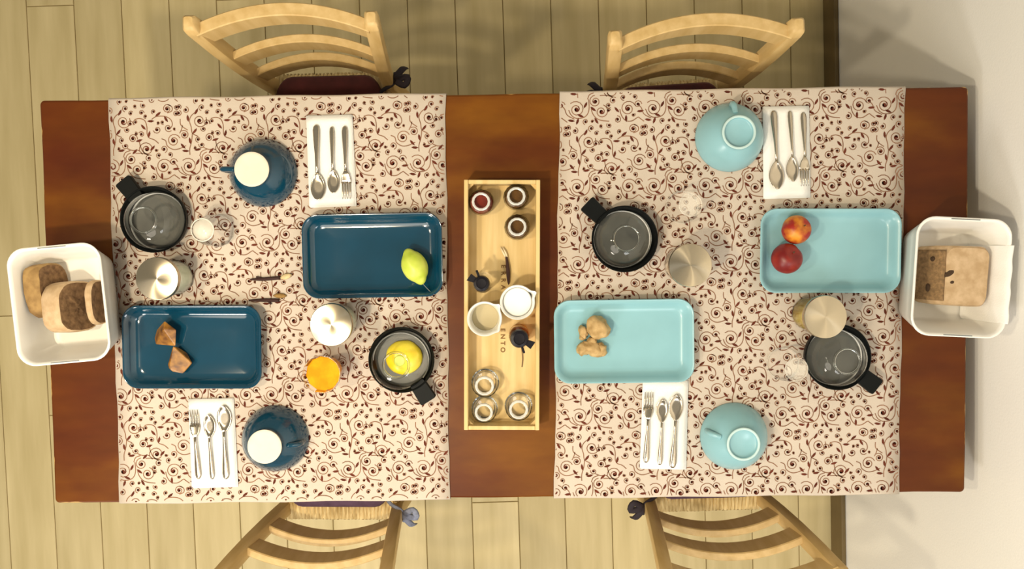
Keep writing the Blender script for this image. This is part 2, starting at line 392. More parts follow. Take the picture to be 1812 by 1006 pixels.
def ribbon(pts, w):
    v, f = [], []; n = len(pts)
    for i, p in enumerate(pts):
        a = pts[max(i - 1, 0)]; b = pts[min(i + 1, n - 1)]; dx, dy = b[0] - a[0], b[1] - a[1]; l = math.hypot(dx, dy) or 1
        ww = (w[i] if hasattr(w, '__len__') else w) / 2
        v += [(p[0] - dy / l * ww, p[1] + dx / l * ww), (p[0] + dy / l * ww, p[1] - dx / l * ww)]
    for i in range(n - 1): f.append((2 * i, 2 * i + 1, 2 * i + 3, 2 * i + 2))
    return v, f
def scroll_tile():
    L, D = ([], []), ([], [])
    def put(T, vf):
        b = len(T[0]); T[0].extend(vf[0]); T[1].extend([tuple(i + b for i in q) for q in vf[1]])
    rg = random.Random(5)
    for x, y, R, d in SP:
        R *= 1.08 if R > 35 else 1.28
        turns = 2.0 if R > 42 else 1.5; n = 28 if R > 42 else 15; ph = rg.uniform(0, 2 * PI); pts = []
        for i in range(n + 1):
            t = i / n; r = R * (0.10 + 0.90 * (1 - t) ** 1.15); a = ph + d * turns * 2 * PI * t
            pts.append((x + r * math.cos(a), y + r * math.sin(a)))
        k = int(n * 0.62)
        put(L, ribbon(pts[:k + 1], 8.5)); put(D, ribbon(pts[k:], [10 + 6 * j / (n - k) for j in range(n - k + 1)]))
        c = 0.17 * R + 6
        put(D, ([(x + c * math.cos(a * PI / 3), y + c * math.sin(a * PI / 3)) for a in range(6)], [tuple(range(6))]))
    for p in VN: put(L, ribbon(catmull(p, 4), 9))
    for x, y, a in LF:
        a = rad(a); c, s = math.cos(a), math.sin(a)
        o = [(-36, 0), (-14, 11), (10, 12), (36, -2), (10, -11), (-16, -10)]
        put(D, ([(x + c * p - s * q, y + s * p + c * q) for p, q in o], [tuple(range(6))]))
    return L, D
TILE = scroll_tile(); UNIT = 0.1485 / 750
def runner(label, c, u0, v0):
    """c: corners TL, TR, BR, BL on the table"""
    root = thing('table_runner', label, 'table runner', ((c[0][0] + c[1][0]) / 2, 0, ZC - 0.002))
    ox = root.location.x
    def pt(s, y):      # s 0..1 across, y world
        t = (c[0][1] - y) / (c[0][1] - c[3][1])
        xl = c[0][0] + (c[3][0] - c[0][0]) * t; xr = c[1][0] + (c[2][0] - c[1][0]) * t
        return xl + (xr - xl) * s - ox
    # cloth with a short hanging hem at both long table edges
    prof = []
    hy = TW + 0.0035
    for y, z in [(hy, -0.045), (hy + .0005, -0.02), (hy, -0.004), (hy - 0.002, -0.0006), (hy - 0.005, 0)]: prof.append((y, z))
    for i in range(1, 20): prof.append((hy - 0.005 - (2 * hy - 0.01) * i / 20, 0))
    for y, z in [(hy - 0.005, 0), (hy - 0.002, -0.0006), (hy, -0.004), (hy + .0005, -0.02), (hy, -0.045)]: prof.append((-y, z))
    v, f = [], []; nx = 16
    def edge_wave(y, k): return 0.0012 * math.sin(y * 23 + k) + 0.0008 * math.sin(y * 61 + 2 * k)
    for y, z in prof:
        for i in range(nx + 1):
            s = i / nx; x = pt(s, y) + (edge_wave(y, 1) if i == 0 else edge_wave(y, 4) if i == nx else 0)
            v.append((x, y + 0.0009 * math.sin(x * 31 + y * 3), z + 0.002))
    for a in range(len(prof) - 1):
        for i in range(nx): f.append((a * (nx + 1) + i, a * (nx + 1) + i + 1, (a + 1) * (nx + 1) + i + 1, (a + 1) * (nx + 1) + i))
    o = mesh('cloth', v, f, 'cloth', root, smooth=True)
    sm = o.modifiers.new('thickness', 'SOLIDIFY'); sm.thickness = 0.0012; sm.offset = -1
    for T, mt, nm, zz in ((TILE[0], 'print_line', 'printed_vine', 0.0022), (TILE[1], 'print_dark', 'printed_leaf', 0.0023)):
        V, F = [], []
        W = 750 * UNIT
        for a in range(-2, 8):
            for b in range(-2, 8):
                m = {}; X0 = c[0][0] - ox + (a * 750 - u0) * UNIT; Y0 = TW - (b * 755 - v0) * UNIT
                loc = [(X0 + p[0] * UNIT, Y0 - p[1] * UNIT) for p in T[0]]
                ok = [abs(q[1]) < hy - 0.004 and pt(0, q[1]) + 0.001 < q[0] < pt(1, q[1]) - 0.001 for q in loc]
                for face in T[1]:
                    if all(ok[i] for i in face):
                        g = []
                        for i in face:
                            if i not in m: m[i] = len(V); V.append((loc[i][0], loc[i][1], zz))
                            g.append(m[i])
                        F.append(tuple(g))
        me = bpy.data.meshes.new(nm); me.from_pydata(V, [], F); me.update(); me.materials.append(M[mt])
        q = bpy.data.objects.new(nm, me); link(q, root); q['kind'] = 'stuff'
    return root
runner('beige runner printed with brown scrolls under the dark blue plates', [(-.765, .3965), (-.111, .3965), (-.117, -.3965), (-.770, -.3965)], 180, 300)
runner('beige runner printed with brown scrolls under the pale turquoise plates', [(.110, .3965), (.776, .3965), (.768, -.3965), (.090, -.3965)], 40, 40)
ZT = ZC + 0.0008         # things on the cloth stand here

# ------------------------------------------------------------------ chairs
def make_chair(label, loc, rz, cush_mat, tie_mat, cush_label, tie_side, back=0.006):
    c = thing('dining_chair', label, 'chair', loc, rz, 'ladder-back chairs around the table')
    yb = 0.19
    def post_at(s, z):
        if z <= 0.46: t = z / 0.46; return (s * (0.150 - 0.016 * t), yb + 0.02 * (1 - t), z)
        t = (z - 0.46) / 0.38; return (s * (0.134 + 0.032 * t), yb + 0.028 * t * t + 0.004 * t, z)
    def sq(path, w, d):
        R = []
        for p in path:
            R.append([(p[0] + x, p[1] + y, p[2]) for x, y in rrect(w / 2, d / 2, 0.005, 2)])
        return loft(R)
    for s in (-1, 1):
        P = [post_at(s, z) for z in (0, 0.15, 0.3, 0.46, 0.55, 0.64, 0.73, 0.82)]
        v, f = sq(P, 0.027, 0.032)
        b, g = rr_loft([(0.0135, 0.016, 0.005, 0.82, *post_at(s, .82)[:2]), (0.0125, 0.0145, 0.005, 0.836, *post_at(s, .834)[:2]), (0.008, 0.010, 0.004, 0.841, *post_at(s, .84)[:2])], 2)
        v, f = merge((v, f), (b, g)); mesh('back_post', v, f, 'chair', c, smooth=True, angle=40)
        v, f = sq([(s * 0.182, -0.17, 0), (s * 0.182, -0.17, 0.2), (s * 0.182, -0.17, 0.452)], 0.034, 0.034); mesh('front_leg', v, f, 'chair', c, smooth=True, angle=40)
        v, f = tube([(s * 0.182, -0.17, 0.20), (s * 0.145, yb + 0.01, 0.20)], 0.010); mesh('stretcher', v, f, 'chair', c, smooth=True, angle=40)
    v, f = tube([(-0.182, -0.17, 0.26), (0.182, -0.17, 0.26)], 0.010); mesh('stretcher', v, f, 'chair', c, smooth=True, angle=40)
    v, f = tube([(-0.143, yb + 0.012, 0.24), (0.143, yb + 0.012, 0.24)], 0.010); mesh('stretcher', v, f, 'chair', c, smooth=True, angle=40)
    for z, h, th, nm in ((0.552, 0.060, 0.017, 'back_slat'), (0.662, 0.060, 0.017, 'back_slat'), (0.796, 0.056, 0.024, 'top_rail')):
        xa = post_at(1, z)[0]; ya = post_at(1, z)[1]; R = []
        for i in range(17):
            u = -1 + i / 8; x = u * (xa - 0.004); y = ya + 0.034 * (1 - u * u) - 0.002
            R.append([(x, y + a, z + b) for a, b in ((-th / 2, -h / 2 + .002), (-th / 2, h / 2 - .002), (-th / 2 + .002, h / 2), (th / 2 - .002, h / 2), (th / 2, h / 2 - .002), (th / 2, -h / 2 + .002), (th / 2 - .002, -h / 2), (-th / 2 + .002, -h / 2))])
        v, f = loft(R); mesh(nm, v, f, 'chair', c, smooth=True, angle=30)
    # rush seat: rails under a wound straw pad
    def half(y): return 0.190 + (0.150 - 0.190) * (y + 0.185) / 0.375
    R = []
    for z, d in ((0.425, 0.006), (0.432, 0), (0.450, 0), (0.456, 0.012)):
        R.append([(-half(-.185) + d, -0.185 + d, z), (half(-.185) - d, -0.185 + d, z), (half(.19) - d - .02, 0.212 - d, z), (-half(.19) + d + .02, 0.212 - d, z)])
    v, f = loft(R); mesh('seat', v, f, 'rush', c)
    rg = random.Random(11); S = []
    for i in range(30):
        u = -1 + 2 * (i + .5) / 30; x0 = u * 0.185; x1 = u * 0.128
        r = 0.0044 + rg.uniform(-.0006, .0006)
        S.append(tube([(x1, 0.210, 0.424), (x1, 0.2190, 0.438), (x1, 0.214, 0.454), (x1 * 0.85 + x0 * 0.15, 0.15, 0.459), (x0, -0.15, 0.459), (x0, -0.187, 0.452), (x0, -0.190, 0.437)], r, 6))
    v, f = merge(*S); q = mesh('rush_strands', v, f, 'rush', c, smooth=True); q['kind'] = 'stuff'
    # tied cushion lying on the seat
    k = thing('seat_cushion', cush_label, 'cushion', (loc[0] - math.sin(rz) * -0.0, loc[1], 0.4645), rz, 'tied cushions on the chairs')
    v, f = rr_loft([(0.150, 0.150, 0.04, 0.0), (0.163, 0.168, 0.045, 0.008), (0.166, 0.171, 0.045, 0.018), (0.160, 0.165, 0.045, 0.030), (0.135, 0.140, 0.05, 0.037)], 5)
    v = [(x * (1 - 0.30 * (y + 0.17) / 0.34), y + back, z) for x, y, z in v]
    mesh('cover', v, f, cush_mat, k, smooth=True)
    for s in (tie_side,):
        p = [(s * 0.110, 0.150, 0.020), (s * 0.124, 0.166, 0.030), (s * 0.152, 0.180, 0.040), (s * 0.156, 0.205, 0.036)]
        v, f = tube(catmull(p, 4), 0.0045, 6, 0.5)
        lp = catmull([(s * 0.155, 0.186, 0.040), (s * 0.178, 0.172, 0.052), (s * 0.184, 0.192, 0.044), (s * 0.156, 0.190, 0.040), (s * 0.172, 0.214, 0.030), (s * 0.176, 0.222, 0.006)], 4)
        v2, f2 = tube(lp, 0.0075, 6, 0.35)
        v, f = merge((v, f), (v2, f2)); mesh('tie_ribbon', v, f, tie_mat, k, smooth=True)
    return c
make_chair('pale wooden ladder-back chair with a dark red cushion, behind the upper blue cup', (-0.400, 0.293, 0), rad(0.5), 'cushion', 'ribbon', 'dark red cushion on chair behind the upper blue cup, upper left', 1, 0.034)
make_chair('pale wooden ladder-back chair behind the turquoise cup, upper right near the wall', (0.384, 0.262, 0), rad(3), 'cushion', 'ribbon', 'dark cushion mostly under the table beside the turquoise cup, upper right', -1, 0.034)
make_chair('pale wooden ladder-back chair below the blue cup, lower left', (-0.398, -0.322, 0), rad(180 - 1), 'cushion_p', 'ribbon_b', 'plum cushion with blue-grey ribbon on the lower left chair', -1)
make_chair('pale wooden ladder-back chair casting shadow on the white wall, lower right', (0.458, -0.312, 0), rad(180 + 1), 'cushion_p', 'ribbon', 'plum cushion under the table edge on the lower right chair', 1)

# ------------------------------------------------------------------ plates
def plate(mat, label, x, y, rz):
    hx, hy = 0.1345, 0.0805
    p = thing('rectangular_plate', label, 'plate', (x, y, ZT), rad(rz), 'rectangular plates')
    v, f = rr_loft([(hx - .026, hy - .026, .018, 0), (hx - .022, hy - .022, .020, .0012), (hx - .008, hy - .008, .026, .014), (hx - .001, hy - .001, .030, .0245), (hx, hy, .031, .0265), (hx - .0012, hy - .0012, .030, .0282), (hx - .0035, hy - .0035, .029, .0278),
                    (hx - .010, hy - .010, .025, .0170), (hx - .016, hy - .016, .021, .0088), (hx - .021, hy - .021, .018, .0062), (hx - .028, hy - .028, .014, .0050), (hx - .06, hy - .05, .008, .0046)], 8)
    mesh('dish', v, f, mat, p, smooth=True, angle=60)
    v, f = rr_loft([(hx - .030, hy - .030, .016, 0.0002), (hx - .026, hy - .026, .018, 0.0002), (hx - .026, hy - .026, .018, -.0006), (hx - .030, hy - .030, .016, -.0006)], 8, cap0=False, cap1=False)
    mesh('foot_ring', v, f, 'bisque', p)
    return p
plate('blue', 'dark blue rectangular plate holding the yellow-green lemon', -0.254, 0.086, 0.3)
plate('blue', 'dark blue rectangular plate holding two brown sugar lumps', -0.606, -0.085, -0.8)
plate('aqua', 'pale turquoise rectangular plate holding two peaches', 0.622, 0.083, -0.8)
plate('aqua', 'pale turquoise rectangular plate holding tan root pieces', 0.2265, -0.085, 0)
ZP = ZT + 0.005

# ------------------------------------------------------------------ cups turned upside down
def cup(mat, foot, label, x, y, ang, out=0.0):
    c = thing('upturned_cup', label, 'cup', (x, y, ZT), 0, 'cups standing upside down')
    prof = [(.0640, .0012), (.0652, 0), (.0660, .0012), (.0652, .006), (.0605, .020), (.0530, .034), (.0435, .0465), (.0345, .0545), (.0318, .0570), (.0310, .0590), (.0312, .0660), (.0302, .0668), (.0278, .0668), (.0268, .0660), (.0262, .0625), (.0245, .0610), (0, .0608)]
    inner = [(.0640, .0012), (.0580, .020), (.0505, .033), (.0410, .0445), (.0310, .0520), (0, .0540)]
    v, f = merge(lathe(prof, 56), lathe(inner, 56)); mesh('bowl', v, f, mat, c, smooth=True, angle=50)
    if not foot:
        v, f = lathe([(.0308, .0650), (.0315, .0668), (.0306, .0676), (.0276, .0676), (.0268, .0668), (.0270, .0650)], 48, closed=True); mesh('foot_ring', v, f, 'aqua_light', c, smooth=True)
    if foot:
        v, f = lathe([(.0318, .0640), (.0322, .0672), (.0312, .0680), (.0260, .0676), (0, .0674)], 48); mesh('unglazed_foot', v, f, 'bisque', c, smooth=True, angle=50)
    p = catmull([(.0535, 0, .014), (.0570 + out, 0, .0180), (.0580 + out, 0, .0280), (.0550 + out, 0, .0390), (.0470, 0, .0450), (.0380, 0, .0475)], 4)
    v, f = tube(p, .0055, 10, 1.25); v, f = xform((v, f), rot=(0, 0, rad(ang))); mesh('handle', v, f, mat, c, smooth=True)
    return c
cup('blue', True, 'dark blue upturned cup with cream foot beside the upper left cutlery', -0.467, 0.249, 176, .008)
cup('blue', True, 'dark blue upturned cup with cream foot right of the lower left napkin', -0.457, -0.270, -3)
cup('aqua', False, 'turquoise upturned cup touching the upper right napkin', 0.436, 0.304, 92)
cup('aqua', False, 'turquoise upturned cup right of the lower right cutlery', 0.443, -0.277, 165)

# ------------------------------------------------------------------ napkins and cutlery
def napkin(label, x, y, rz, L=0.176, W=0.089):
    o = thing('paper_napkin', label, 'napkin', (x, y, ZT), rad(rz), 'folded white napkins')
    for i, (dx, dy, s, a) in enumerate(((0, 0, 1, 0), (.0012, -.001, .995, .4), (-.0008, .0012, .99, -.3))):
        z0 = i * .0011; v, f = [], []; nx, ny = 6, 12
        for j in range(ny + 1):
            for k in range(nx + 1):
                u, w = k / nx * 2 - 1, j / ny * 2 - 1
                v.append((dx + u * W / 2 * s, dy + w * L / 2 * s, z0 + .0009 + .0003 * math.sin(u * 3 + w * 5 + i) * (1 - abs(w))))
        for j in range(ny):
            for k in range(nx): f.append((j * (nx + 1) + k, j * (nx + 1) + k + 1, (j + 1) * (nx + 1) + k + 1, (j + 1) * (nx + 1) + k))
        q = mesh('folded_layer', v, f, 'paper', o, rot=(0, 0, rad(a)), smooth=True)
        sm = q.modifiers.new('thickness', 'SOLIDIFY'); sm.thickness = .0008; sm.offset = -1
napkin('folded white napkin under cutlery above the dark blue lemon plate', -0.335, 0.270, 0.9)
napkin('folded white napkin under cutlery left of the lower blue cup', -0.5805, -0.278, 0.8)
napkin('folded white napkin under cutlery right of the upper turquoise cup', 0.546, 0.274, 0.5)
napkin('folded white napkin tucked below the turquoise plate of tan roots', 0.307, -0.2525, -2.2)
ZN = ZT + 0.0042
def sheet(rows, across):
    """rows: (y, halfwidth, z, dish) -> grid, crowned across"""
    v, f = [], []
    for y, hw, z, dish in rows:
        for k in range(across + 1):
            u = -1 + 2 * k / across; v.append((u * hw, y, z + dish * (1 - u * u)))
    for j in range(len(rows) - 1):
        for k in range(across): a = j * (across + 1) + k; f.append((a, a + 1, a + across + 2, a + across + 1))
    return v, f
def solid(o, t=.0012):
    m = o.modifiers.new('thickness', 'SOLIDIFY'); m.thickness = t; m.offset = 0; return o
def cutlery(kind, label, p, q, zb=ZN):
    """p: handle end, q: tip (world xy)"""
    L = math.hypot(q[0] - p[0], q[1] - p[1]); a = math.atan2(q[1] - p[1], q[0] - p[0]) - PI / 2
    nm = {'spoon': 'table_spoon', 'tea': 'teaspoon', 'fork': 'fork'}[kind]
    o = thing(nm, label, 'fork' if kind == 'fork' else 'spoon', (p[0], p[1], zb), a, 'cutlery on the napkins')
    hl = L * (0.64 if kind != 'fork' else 0.60)
    hw = {'spoon': .0062, 'tea': .0042, 'fork': .0054}[kind]
    rows = [(0, hw * .35, .0012, .0004), (.003, hw * .8, .0016, .0008), (.010, hw, .002, .0012), (.03, hw * .85, .003, .0014), (.055, hw * .52, .0045, .0012), (hl * .85, hw * .36, .0060, .0010), (hl, hw * .40, .0055, .0008)]
    v, f = sheet(rows, 4); solid(mesh('handle', v, f, 'steel', o, smooth=True), .0022)
    B = L - hl
    if kind != 'fork':
        bw = .0148 if kind == 'spoon' else .0118; rows = []
        for i in range(13):
            t = i / 12; w = bw * (math.sin(PI * min(1, t * .98 + .012)) ** .62) * (1.06 - .18 * (1 - t))
            rows.append((hl + B * t, max(w, hw * .35), .0055 - .0030 * math.sin(PI * t) + (.0004 if t > .9 else 0), -.0038 * math.sin(PI * t) ** .7))
        v, f = sheet(rows, 10); v = [(x, y, max(z, .0008)) for x, y, z in v]; solid(mesh('bowl', v, f, 'steel', o, smooth=True), .0012)
    else:
        fw = .0098; tb = B * .45
        rows = [(hl, hw * .4, .0055, .0004), (hl + tb * .35, fw * .72, .0042, -.0004), (hl + tb * .75, fw, .0030, -.0009), (hl + tb, fw, .0026, -.0008)]
        v, f = sheet(rows, 8); hd = solid(mesh('head', v, f, 'steel', o, smooth=True), .0014)
        for k in range(4):
            x = (-.75 + .5 * k) * fw
            v, f = tube([(x, hl + tb - .002, .0026), (x, hl + tb + (L - hl - tb) * .5, .0022), (x, L, .0040)], [.0015, .0014, .0006], 6); mesh('tine', v, f, 'steel', hd, smooth=True)
    return o
def setting(where, items):
    for kind, p, q in items:
        nm = {'spoon': 'large steel spoon', 'tea': 'small steel teaspoon', 'fork': 'steel fork'}[kind]
        cutlery(kind, nm + ' on ' + where, p, q)
setting('the napkin above the blue lemon plate', [('spoon', (-.361, .339), (-.360, .194)), ('tea', (-.331, .335), (-.330, .207)), ('fork', (-.306, .336), (-.305, .196))])
setting('the napkin left of the lower blue cup', [('spoon', (-.555, -.348), (-.555, -.202)), ('tea', (-.582, -.348), (-.585, -.220)), ('fork', (-.609, -.347), (-.614, -.210))])
setting('the napkin right of the upper turquoise cup', [('spoon', (.520, .353), (.527, .203)), ('tea', (.551, .352), (.557, .217)), ('fork', (.577, .349), (.580, .208))])
setting('the napkin left of the lower turquoise cup', [('fork', (.270, -.326), (.277, -.187)), ('tea', (.297, -.331), (.303, -.201)), ('spoon', (.322, -.337), (.331, -.192))])

# ------------------------------------------------------------------ small black pans with glass covers
def pan(label, glabel, x, y, hx, hy, gx=0.0, gy=0.0):
    p = thing('small_pan', label, 'pan', (x, y, ZT), 0, 'small black pans')
    v, f = lathe([(0, .0), (.050, 0), (.056, .002), (.0600, .010), (.0632, .026), (.0636, .0285), (.0625, .0298), (.0608, .0288), (.0600, .026), (.0575, .010), (.0545, .0056)], 64); mesh('body', v, f, 'black', p, smooth=True, angle=50)
    v, f = lathe([(.0545, .0056), (.0530, .0054), (0, .0045)], 64); mesh('inside', v, f, 'pan_in', p, smooth=True, angle=60)
    a = math.atan2(hy - y, hx - x); L = math.hypot(hx - x, hy - y) + .004
    v, f = rr_loft([(.022, .0145, .004, .0145), (.0225, .0155, .004, .0165), (.0225, .0155, .004, .0255), (.0215, .0145, .004, .0275)], 4)
    v = [(px + L - .0225, py * (1 + 0.10 * (px > 0)), pz) for px, py, pz in v]
    mesh('handle', *xform((v, f), rot=(0, 0, a)), 'black', p, smooth=True, angle=40)
    g = thing('glass_cover', glabel, 'glass bowl', (x + gx, y + gy, ZT + .0062), 0, 'upturned glass bowls in the pans')
    prof = [(.0525, .0012), (.0535, 0), (.0545, .0012), (.0545, .018), (.0520, .034), (.0450, .048), (.0340, .0575), (.0255, .0605), (.0250, .0655), (.0240, .0668), (.0225, .0655), (.0220, .0620), (0, .0612)]
    v, f = lathe(prof, 64); mesh('bowl', v, f, 'glass', g, smooth=True, angle=50)
    v, f = lathe([(.0535, -.0004), (.0550, .0006), (.0556, .0026), (.0550, .0046), (.0537, .0050), (.0530, .0024)], 64, closed=True); mesh('rim', v, f, 'rimglass', g, smooth=True)
    v, f = lathe([(.0245, .0606), (.0262, .0620), (.0258, .0660), (.0242, .0674), (.0222, .0662), (.0218, .0625)], 48, closed=True); mesh('foot_ring', v, f, 'glass_thick', g, smooth=True)
    return p
pan('small black pan with handle pointing to upper left, left of a lone tumbler', 'upturned glass bowl in the leftmost black pan', -.672, .161, -.728, .234, .002, -.003)
pan('small black pan with handle pointing upper left beside the wooden crate', 'upturned glass bowl in the black pan right of the crate', .229, .111, .160, .178, -.003, .0)
pan('small black pan with a yellow fruit half inside', 'upturned glass bowl over the yellow fruit half', -.202, -.115, -.153, -.193, -.004, -.004)
pan('small black pan half under a pale steel jar lid, near the right end', 'upturned glass bowl in the black pan near the right end', .636, -.121, .711, -.179, -.001, -.002)
h = thing('fruit_half', 'bright yellow fruit half lying under glass in a black pan', 'fruit', (-.200, -.113, ZT + .0058))
blob('flesh', 'yellow', h, .036, .034, .020, .04, 2, 3, 4, flatz=0.0)
v, f = lathe([(.0095, .0190), (.011, .0200), (.0105, .0212), (.0085, .0212), (0, .0208)], 24); mesh('core', v, f, 'lemon', h, (-.006, -.004, -.001), smooth=True)

# ------------------------------------------------------------------ tumblers
def facet_tumbler(label, x, y, up=False, rz=0.0, sc=1.0, base='painted_gleam'):
    t = thing('faceted_tumbler', label, 'glass', (x, y, ZT), rad(rz), 'faceted glass tumblers')
    if not up:
        outer = [(.0300, 0), (.0315, .0015), (.0310, .020), (.0285, .045), (.0245, .066), (.0215, .0735), (0, .0740)]
        inner = [(.0300, 0), (.0285, .020), (.0260, .045), (.0215, .062), (0, .0630)]
    else:
        outer = [(0, 0), (.0220, 0), (.0245, .004), (.0285, .030), (.0330, .060), (.0355, .078), (.0350, .0795), (.0335, .0795)]
        inner = [(.0335, .0795), (.0305, .055), (.0255, .025), (.0225, .010), (0, .0090)]
    outer = [(r * sc, z) for r, z in outer]; inner = [(r * sc, z) for r, z in inner]
    v, f = lathe(outer, 12); mesh('glass_wall', v, f, 'glass_soft', t)
    if not up:
        v, f = lathe([(.0205 * sc, .0728), (.0222 * sc, .0735), (.0215 * sc, .0752), (.0195 * sc, .0752)], 36, closed=True); mesh('base_ring', v, f, base, t, smooth=True)
        v, f = lathe([(0, .0660), (.0190 * sc, .0660), (.0200 * sc, .0680), (.0190 * sc, .0715), (0, .0715)], 24); mesh('thick_base', v, f, base, t, smooth=True)
        v, f = lathe([(.0298 * sc, -.0002), (.0322 * sc, .0008), (.0318 * sc, .0028), (.0298 * sc, .0020)], 36, closed=True); mesh('rim', v, f, 'painted_gleam', t, smooth=True)
    else:
        v, f = lathe([(.0335, .0785), (.0352, .0788), (.0356, .0802), (.0340, .0806)], 24, closed=True); mesh('rim', v, f, 'glass_thick', t, smooth=True)
    return t
facet_tumbler('small clear tumbler upside down beside the leftmost black pan', -.559, .138, rz=8, base='painted_gleam_strong')
facet_tumbler('clear faceted tumbler upside down above the pale steel-lidded empty jar', .344, .171, rz=3)
facet_tumbler('clear faceted tumbler upside down left of the rightmost black pan', .5395, -.136, rz=10)
t = facet_tumbler('clear faceted tumbler filled with orange juice', -.343, -.133, True, 6)
v, f = lathe([(0, .0095), (.0222, .0105), (.0252, .025), (.0300, .055), (.0322, .068), (.0300, .0688), (0, .0686)], 12); j = mesh('juice', v, f, 'orange', t)

# ------------------------------------------------------------------ jars with steel lids
def jar(label, x, y, fill, rz, content=None):
    j = thing('lidded_jar', label, 'jar', (x, y, ZT), rad(rz), 'glass jars with steel lids')
    v, f = merge(lathe([(0, 0), (.0300, 0), (.0335, .003), (.0348, .010), (.0348, .058), (.0325, .068), (.0310, .072), (.0310, .077)], 10), lathe([(.0295, .077), (.0300, .066), (.0325, .056), (.0325, .008), (.0295, .005), (0, .0045)], 20))
    mesh('glass_body', v, f, 'glass', j)
    if content:
        h = content[1]
        v, f = lathe([(0, .0052), (.0290, .0056), (.0318, .010), (.0318, h - .003), (.0290, h), (0, h - .002)], 20); mesh('contents', v, f, content[0], j, smooth=True, angle=40)
    v, f = lathe([(.0370, .0735), (.0392, .0740), (.0398, .0760), (.0398, .0835), (.0390, .0850), (.0378, .0852), (0, .0852)], 64); mesh('lid', v, f, 'lid', j, smooth=True, angle=30)
    return j
jar('faceted jar of white cream with golden steel lid between left basket and pan', -.641, .049, 1, 4, ('cream', .060))
jar('faceted jar of pale cream with steel lid below the blue lemon plate', -.322, -.0405, 1, 12, ('cream', .058))
jar('nearly empty clear jar with brushed steel lid below the lone right tumbler', .341, .060, 0, 0, ('beige', .012))
jar('jar of pale yellow honey with white steel lid below the peach plate', .5885, -.0385, 1, 9, ('honey', .052))

# ------------------------------------------------------------------ wooden crate and its contents
CRZ = rad(-0.95); CX, CY = -0.007, -0.012
crate = thing('wooden_crate', 'long open pine crate with burnt lettering in the middle of the table', 'crate', (CX, CY, TH + 0.0004), CRZ)
W2, L2, HC = 0.0715, 0.237, 0.050
v, f = box(0, 0, .004, 2 * W2 - .012, 2 * L2 - .012, .008, .0006); bottom = mesh('bottom_board', v, f, 'crate', crate)
for s in (-1, 1):
    v, f = box(s * (W2 - .0038), 0, HC / 2, .0076, 2 * L2, HC, .0008); mesh('side_board', v, f, 'crate', crate)
    v, f = box(0, s * (L2 - .0038), HC / 2 - .001, 2 * W2 - .0154, .0076, HC - .002, .0008); mesh('end_board', v, f, 'crate', crate)
    for q in (-1, 1):
        x0, y0 = s * (W2 - .0076), q * (L2 - .0076)
        pr = [(x0, y0), (x0 - s * .010, y0), (x0, y0 - q * .010)]
        v, f = loft([[(a, b, z) for a, b in pr] for z in (.008, HC - .012)]); mesh('corner_block', v, f, 'crate', crate)
def letter(ch, x, y, size):
    cu = bpy.data.curves.new('letter', 'FONT'); cu.body = ch; cu.size = size; cu.extrude = .0003; cu.align_x = 'CENTER'; cu.align_y = 'CENTER'; cu.offset = 0.0004
    o = bpy.data.objects.new('letter_' + ch.lower(), cu); link(o)
    dg = bpy.context.evaluated_depsgraph_get(); me = bpy.data.meshes.new_from_object(o.evaluated_get(dg)); bpy.data.objects.remove(o)
    me.materials.clear(); me.materials.append(M['burnt'])
    q = bpy.data.objects.new('burnt_letter', me); q.location = (x, y, .0083); q.rotation_euler = (0, 0, -PI / 2); link(q, bottom)
for i, ch in enumerate('ERRA'): letter(ch, 0.002, 0.074 - i * .0136, .0122)
for i, ch in enumerate('ENTO'): letter(ch, 0.001, -0.0500 - i * .0130, .0122)
ZB = TH + 0.0088
def small_jar(label, x, y, r, h, jam=None):
    j = thing('small_glass_jar', label, 'jar', (x, y, ZB), 0, 'small glass jars in the crate')
    k = r / .0245
    v, f = merge(lathe([(0, 0), (.0200 * k, 0), (.0235 * k, .003), (.0245 * k, .012), (.0245 * k, h * .62), (.0225 * k, h * .78), (.0165 * k, h * .90), (.0158 * k, h)], 16), lathe([(.0138 * k, h), (.0145 * k, h * .9), (.0205 * k, h * .76), (.0225 * k, h * .6), (.0225 * k, .010), (.019 * k, .004), (0, .0035)], 24))
    mesh('glass_body', v, f, 'glass', j, smooth=True, angle=50)
    v, f = lathe([(.0126 * k, h - .004), (.0150 * k, h - .005), (.0176 * k, h - .002), (.0172 * k, h + .0015), (.0150 * k, h + .0025), (.0128 * k, h + .001)], 14, closed=True); mesh('rim', v, f, 'rimglass', j)
    if jam:
        v, f = lathe([(0, .004), (.019 * k, .0045), (.0222 * k, .010), (.0222 * k, h * .60), (.0200 * k, h * .74), (.012 * k, h * .80), (0, h * .79)], 14); mesh('jam', v, f, jam, j)
    else:
        v, f = lathe([(.0190 * k, -.0002), (.0240 * k, .002), (.0256 * k, .008), (.0250 * k, .0085), (.0232 * k, .0035), (.0185 * k, .0015)], 36, closed=True); mesh('thick_base', v, f, 'glass_thick', j, smooth=True)
    return j
small_jar('small glass jar of red jam in the corner of the crate', -.043, .184, .0245, .050, 'jam_red')
small_jar('small glass jar of brown jam in the top right corner of the crate', .023, .193, .0245, .050, 'jam_brown')
small_jar('small glass jar of brown jam just below another brown jam jar', .024, .136, .0245, .050, 'jam_brown')
small_jar('empty clear glass jar in the crate, the one nearest the burnt lettering', -.042, -.163, .0258, .046)
small_jar('empty clear glass jar in the lower left corner of the crate', -.0440, -.2135, .0244, .046)
small_jar('empty clear glass jar in the lower right of the crate', .022, -.209, .0258, .046)
